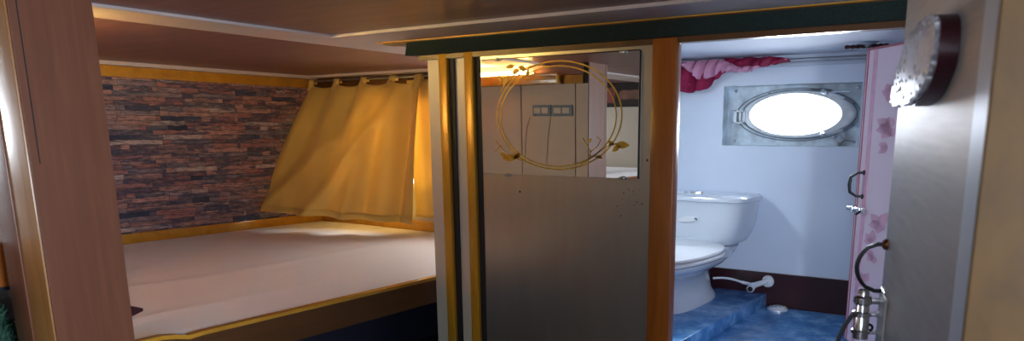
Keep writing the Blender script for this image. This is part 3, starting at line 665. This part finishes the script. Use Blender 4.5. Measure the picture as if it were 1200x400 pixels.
p = onZ(908, 357, ZBF)
dr = thing('floor_drain', 'bright chrome drain cover on the blue floor beside the platform', 'drain', (p.x+.06, YC-.085, ZBF))
c = Vector((p.x+.06, YC-.085, ZBF))
m = MB(); m.lathe([(.062, 0), (.062, .008), (.048, .022), (.014, .028)], c, (0, 0, 1), 28); m.build('cover', M['drain'], dr, smooth=True)
m = MB()
for i in range(8): a = 2*PI*i/8; m.lathe([(.005, 0), (.004, .001)], c+Vector((.034*math.cos(a), .034*math.sin(a), .0255)), (0, 0, 1), 8)
m.build('slots', M['dark'], dr)

# wire, pipe and pink bunched curtain
m = MB(); m.tube([(-2.62, YC-.05, .409), (.08, YC-.05, .409)], .0045, 8); tag(m.build('curtain_wire', M['steel'], smooth=True), 'thin steel wire below the bathroom ceiling carrying the magenta curtain', 'wire')
m = MB(); m.tube([(-2.63, YC-.016, .386), (.09, YC-.016, .386)], .014, 10); tag(m.build('wall_pipe', M['bath_ceiling'], smooth=True), 'white pipe along the bathroom wall just below the wire', 'pipe')
pk = thing('porthole_curtain', 'magenta patterned curtain bunched along the wire left of the porthole', 'curtain', (-1.7, YC-.08, .2))
def lerpn(t, pts):
    for (a, va), (b, vb) in zip(pts, pts[1:]):
        if t <= b: return va+(vb-va)*(t-a)/(b-a)
    return pts[-1][1]
CY = YC-.075
def px2(x, y): p = onY(x, y, CY); return p.x, p.z
top = [(760, 74), (797, 72.5), (830, 71), (850, 69), (880, 67.5), (910, 66.5), (926, 69.5)]
bot = [(760, 104), (797, 108), (815, 108), (830, 104), (836, 95), (846, 90), (858, 80), (880, 80), (905, 76), (918, 74), (926, 72)]
def pk_f(u, v, off=0, t=top, b=bot, x0=760, x1=926):
    x = x0+(x1-x0)*u; yt = lerpn(x, t); yb_ = lerpn(x, b); X, z0_ = px2(x, yt); _, z1_ = px2(x, yb_)
    z = z0_+(z1_-z0_)*v
    y = CY-off-.022*math.sin(u*46+3*v)-.012*math.sin(u*95+v*7)-.03*math.sin(PI*v)
    return Vector((X, min(y, YC-.02), z+.004*math.sin(u*60)*v))
m = MB(); m.grid(pk_f, 140, 18); m.build('cloth', M['magenta'], pk, smooth=True, solid=.004, angle=180)
ltop = [(795, 73), (806, 73), (850, 70), (868, 79), (895, 78)]
lbot = [(795, 74), (803, 76), (814, 88), (822, 93), (832, 93), (840, 90), (850, 84), (870, 85), (885, 84), (895, 79)]
m = MB(); m.grid(lambda u, v: pk_f(u, v, .045, ltop, lbot, 796, 894), 90, 12); tag(m.build('lining', M['mauve_fabric'], pk, smooth=True, solid=.003, angle=180), 'pale pink lining turned outwards')

# unseen lamp added behind the header to fill the bathroom
bl = thing('bath_fill_lamp', 'round white lamp added unseen behind the header as bathroom fill', 'lamp', (-2.15, 3.22, .40))
m = MB(); m.lathe([(.10, .036), (.105, .02), (.095, .012)], (-2.15, 3.22, .40), (0, 0, 1), 24); m.build('fill_rim', M['plastic_white'], bl, smooth=True)
m = MB(); m.lathe([(.09, .014), (.085, .004), (.04, -.004), (.005, -.006)], (-2.15, 3.22, .40), (0, 0, 1), 24); m.build('diffuser', M['fill_cool'], bl, smooth=True)
# ceiling bracket in the bathroom
br = thing('ceiling_bracket', 'dark notched bar under a grey dome on the bathroom ceiling', 'bracket', (-.82, 4.0, .40))
a, b = onZ(990, 55.5, .418), onZ(1042, 53, .418)
d = (b-a)
m = MB(); m.tube([a, b], .0075, 8)
for i in range(8): 
    c = a.lerp(b, (i+.5)/8); m.tube([c-d*.035, c+d*.035], .010, 8)
m.build('bar', M['maroon'], br, smooth=True)
c = a.lerp(b, .52)
m = MB(); m.lathe([(.012, -.004), (.016, .004), (.05, .014), (.055, .019)], c, (0, 0, 1), 20); m.build('dome', M['steel'], br, smooth=True)

# ------------------------------------------------------------------ pink bathroom door (door_2)
F0 = Vector((-.800, 3.915, 0)); H0 = Vector((.012, 3.03, 0)); u = (H0-F0); L = u.length; u.normalize(); nrm = Vector((u.y, -u.x, 0))
if nrm.dot(-F0) < 0: nrm = -nrm
PM = Matrix((( u.x, nrm.x, 0, F0.x), (u.y, nrm.y, 0, F0.y), (0, 0, 1, 0), (0, 0, 0, 1)))    # local x along the door, local y out of its face
pd = thing('door_2', 'pale pink bathroom door with rose floral print standing open', 'door', (F0.x, F0.y, ZBF), kind='structure')
PZ0, PZ1 = ZBF+.012, .386
m = MB(PM); m.box(0, L, -.03, 0, PZ0, PZ1, .002); m.build('door_leaf', M['pink_door'], pd)
m = MB(PM); m.box(.012, .020, .0, .0025, PZ0, PZ1); m.box(-.004, .002, -.03, .001, PZ0, PZ1); m.box(0, L, .0, .003, PZ1-.006, PZ1+.004); tag(m.build('edge_lines', M['rose_line'], pd), 'dark rose edging lines')
m = MB(PM); m.box(.060, .092, .0, .0022, PZ0, PZ1-.01); tag(m.build('stripe', M['rose'], pd), 'rose stripe beside the door edge')
PP = F0+nrm*.002
def pl(x, y): p = onP(x, y, PP, nrm); return (p-F0).dot(u), p.z
m = MB(PM)
def petal(cx_, cz_, l, wd, ang):
    pts = []
    for sg, ts in ((1, [i/8 for i in range(9)]), (-1, [i/8 for i in range(7, 0, -1)])):
        for t in ts:
            a_, b_ = l*t, wd*sg*math.sin(PI*t**.8)
            pts.append((cx_+a_*math.cos(ang)-b_*math.sin(ang), .0016, cz_+a_*math.sin(ang)*.6+b_*math.cos(ang)*.6))
    m.add(pts, [tuple(range(len(pts)))])
for x, y, s_, sets in ((1043, 110, .10, (1.2, 2.0, 2.8, 4.4)), (1044, 150, .14, (2.6, 3.3, 4.0, 1.9, 5.0)), (1040, 172, .09, (3.8, 2.9)), (1030, 263, .12, (1.0, 2.4, 3.4, 4.6, 5.6)), (1022, 284, .10, (1.6, 2.4, 3.2)), (1024, 300, .09, (2.8, 3.8, 4.8)), (1010, 330, .1, (1, 2, 3.1, 4.2))):
    cx_, cz_ = pl(x, y)
    for k_, a_ in enumerate(sets): petal(cx_, cz_, s_*(1-.12*k_ % 1), s_*.30, a_)
for k_ in range(4):
    for q_ in range(2):
        cx_, cz_ = .52+.34*q_+.05*(k_ % 2), -.9+.35*k_
        for a_ in (.4, 1.5, 2.7, 3.9, 5.1): petal(cx_, cz_, .09, .026, a_+k_)
m.build('floral_print', M['rose'], pd)
def pin(x, y, off): p = onP(x, y, F0+nrm*off, nrm); return ((p-F0).dot(u), off, p.z)
m = MB(PM)
a, b = pin(1013, 202.5, .0), pin(1010, 230.5, .0)
a = (max(a[0], .02), 0, a[2]); b = (a[0], 0, b[2])
m.tube([a, (a[0]-.01, .03, a[2]-.002), (a[0]-.02, .058, a[2]-.022), (a[0]-.022, .062, (a[2]+b[2])/2), (a[0]-.02, .058, b[2]+.022), (a[0]-.01, .03, b[2]+.002), b], [.007, .006, .008, .009, .008, .006, .007], 10)
for q_ in (a, b): m.lathe([(.014, 0), (.012, .004), (.006, .007)], q_, (0, 1, 0), 12)
m.build('door_handle', M['black_iron'], pd, smooth=True)
m = MB(PM); a = pl(999, 244); b = pl(1025, 251)
z_ = (a[1]+b[1])/2; a = (-.03, z_); b = (.10, z_)
m.box(.0, .09, 0, .006, z_-.017, z_+.017, .002); m.tube([(-.035, .018, z_+.004), (.105, .018, z_+.004)], .0105, 10)
for t in (.012, .075): m.box(t-.012, t+.012, 0, .03, z_-.013, z_+.019, .004)
bolt = m.build('barrel_bolt', M['chrome'], pd, smooth=True)
m = MB(PM); m.tube([(.085, .02, z_), (.085, .045, z_-.016)], .006, 8); m.build('bolt_knob', M['black_iron'], bolt, smooth=True)

# ------------------------------------------------------------------ metal cabin door (door_1) with plaque
N0 = Vector((-.074, 1.136, 0)); F1 = Vector((-.334, 2.036, 0)); u1 = F1-N0; L1 = u1.length; u1.normalize(); n1 = Vector((-u1.y, u1.x, 0))
DM = Matrix(((u1.x, n1.x, 0, N0.x), (u1.y, n1.y, 0, N0.y), (0, 0, 1, 0), (0, 0, 0, 1)))
md = thing('door_1', 'brushed metal cabin door standing open at the right', 'door', (N0.x, N0.y, ZF), kind='structure')
m = MB(DM); m.box(0, L1, -.045, 0, ZF+.01, .42, .003); m.build('door_leaf', M['door_metal'], md)
m = MB(DM); m.box(.0, .085, -.001, .0025, ZF+.01, .42, .001); tag(m.build('edge_highlight', M['edge_glint'], md), 'paler strip painting the highlight along the near edge')  # brightening towards the near edge put into a paler strip
def din(x, y, off): p = onP(x, y, N0+n1*off, n1); return ((p-N0).dot(u1), off, p.z)
a, b = din(1036, 282, 0), din(1033, 338, 0)
ua = L1-.035
m = MB(DM); za, zb_ = a[2], b[2]; zm = (za+zb_)/2; hz = (za-zb_)/2
pts = [(ua, .0, za), (ua, .022, za)]+[(ua, .026+.042*math.sin(PI*(i/12))**.6, za-2*hz*(i/12)) for i in range(1, 12)]+[(ua, .022, zb_), (ua, 0, zb_)]
m.tube(pts, [.0055]*2+[.0045+.0015*math.sin(PI*i/12) for i in range(1, 12)]+[.0055]*2, 10)
hd = m.build('door_handle', M['black_iron'], md, smooth=True)
m = MB(DM); m.lathe([(.014, 0), (.014, .006), (.009, .012)], (ua, 0, za), (0, 1, 0), 12); tag(m.build('handle_bolt', M['copper'], hd, smooth=True), 'brown bolt at the handle top')
m = MB(DM); m.box(ua-.05, ua+.02, 0, .004, zb_-.006, zb_+.006, .001); m.build('handle_foot', M['chrome'], hd)
def ln(y): p = N0+u1*ua; return (onP(1014, y, p, u1)).z
zt, zl = ln(340), ln(398)
lk = MB(DM); lk.box(ua-.10, ua+.025, 0, .006, zl-.03, zt-.002, .002); lock = lk.build('latch_plate', M['door_metal'], md)
m = MB(DM); m.lathe([(.012, ln(398)), (.019, ln(397)), (.019, ln(372)), (.017, ln(370)), (.017, ln(357)), (.015, ln(355)), (.014, ln(340)), (.010, ln(338.5))], (ua, .046, 0), (0, 0, 1), 18); m.build('barrel', M['chrome'], lock, smooth=True)
for y, r, h in ((352, .024, .012), (368, .025, .007), (389, .024, .006)):
    m = MB(DM); z_ = ln(y); m.lathe([(r*.8, -h), (r, -h*.6), (r, h*.6), (r*.8, h)], (ua, .046, z_), (0, 0, 1), 18); m.box(ua-.012, ua+.012, 0, .046, z_-h*.6, z_+h*.6, .002); m.build('collar', M['chrome'], lock, smooth=True)
m = MB(DM)
P = [din(1022, 360, .034), din(1008, 362, .05), din(1000, 372, .055), din(993, 386, .06), din(987, 402, .06), din(982, 420, .055)]
P = [(ua-.005+.006*i, p[1]+.012*max(0, i-1), ln(y_)) for i, (p, y_) in enumerate(zip(P, (360, 361, 370, 384, 400, 418)))]
m.tube(P, [.004, .005, .006, .006, .006, .005], 8); m.build('strap', M['rubber'], lock, smooth=True)
m = MB(DM); z_ = ln(384)
m.tube([(ua, .036+.018*math.sin(t), z_+.010*math.cos(t)) for t in [2*PI*i/16 for i in range(16)]], .0035, 8, closed=True); m.build('ring', M['black_iron'], lock, smooth=True)

# jamb at the right edge
m = MB(); m.box(-.068, .75, 1.0, 1.125, ZF, ZC, .003); struct(m.build('trim_21', M['jamb_wood']), 'ochre wooden door jamb at the far right beside the metal door', 'trim')

# plaque on the metal door
pq = thing('door_plaque', 'scalloped silver relief plaque with dark maroon backing on the metal door', 'plaque', tuple(N0+u1*.55+n1*.02+Vector((0, 0, .03))))
T = .034
def cr(P, k):      # closed smooth outline
    o = []; n_ = len(P)
    for i in range(n_):
        p0, p1, p2, p3 = [Vector(P[(i+j) % n_]) for j in (-1, 0, 1, 2)]
        for q_ in range(k):
            t = q_/k; o.append(.5*((2*p1)+(-p0+p2)*t+(2*p0-5*p1+4*p2-p3)*t*t+(-p0+3*p1-3*p2+p3)*t**3))
    return o
outer = [(1097, 19), (1091, 18), (1079, 27), (1068, 38), (1061, 52), (1056, 68), (1051, 86), (1046.5, 100), (1046, 122), (1056, 124), (1069, 124), (1081, 111), (1089, 93), (1095, 73), (1098, 50), (1099, 30)]
base = [din(x, y, T) for x, y in outer]; base = [tuple(p) for p in cr(base, 3)]
m = MB(DM); m.loft([[Vector((p[0], .001, p[2])) for p in base], [Vector((p[0], T-.004, p[2])) for p in base]]); m.build('backing', M['plaque_wood'], pq, smooth=True, angle=50)
cxp = sum(p[0] for p in base)/len(base); czp = sum(p[2] for p in base)/len(base)
# scalloped silver face
face = [din(x, y, T) for x, y in [(1096, 24), (1090, 21), (1079, 29), (1069, 40), (1062, 54), (1057, 70), (1052, 88), (1048, 102), (1047, 121), (1066, 121), (1079, 108), (1087, 90), (1093, 70), (1096, 48)]]
O = cr(face, 8); n_ = len(O)
O2 = [Vector((p.x*(1)+(p.x-cxp)*.05*abs(math.sin(i*PI/4)), T-.004, p.z+(p.z-czp)*.05*abs(math.sin(i*PI/4)))) for i, p in enumerate(O)]
m = MB(DM); m.loft([O2, [Vector((p.x, T+.003, p.z)) for p in O2], [Vector((cxp+(p.x-cxp)*.9, T+.006, czp+(p.z-czp)*.9)) for p in O2]])
for k in range(120):
    i = random.randrange(n_); t = random.uniform(.15, .95)**.6; p = Vector((cxp, 0, czp)).lerp(O[i], t)
    r = random.uniform(.003, .006); m.lathe([(r, 0), (r*.8, r*.5), (r*.3, r*.75)], (p.x, T+.004, p.z), (0, 1, 0), 8)
for k in range(26):
    i = k*n_//26; p = O[i]; m.lathe([(.007, 0), (.006, .004), (.002, .006)], (p.x, T-.001, p.z), (0, 1, 0), 10)
m.build('silver_face', M['silver_relief'], pq, smooth=True, angle=50)
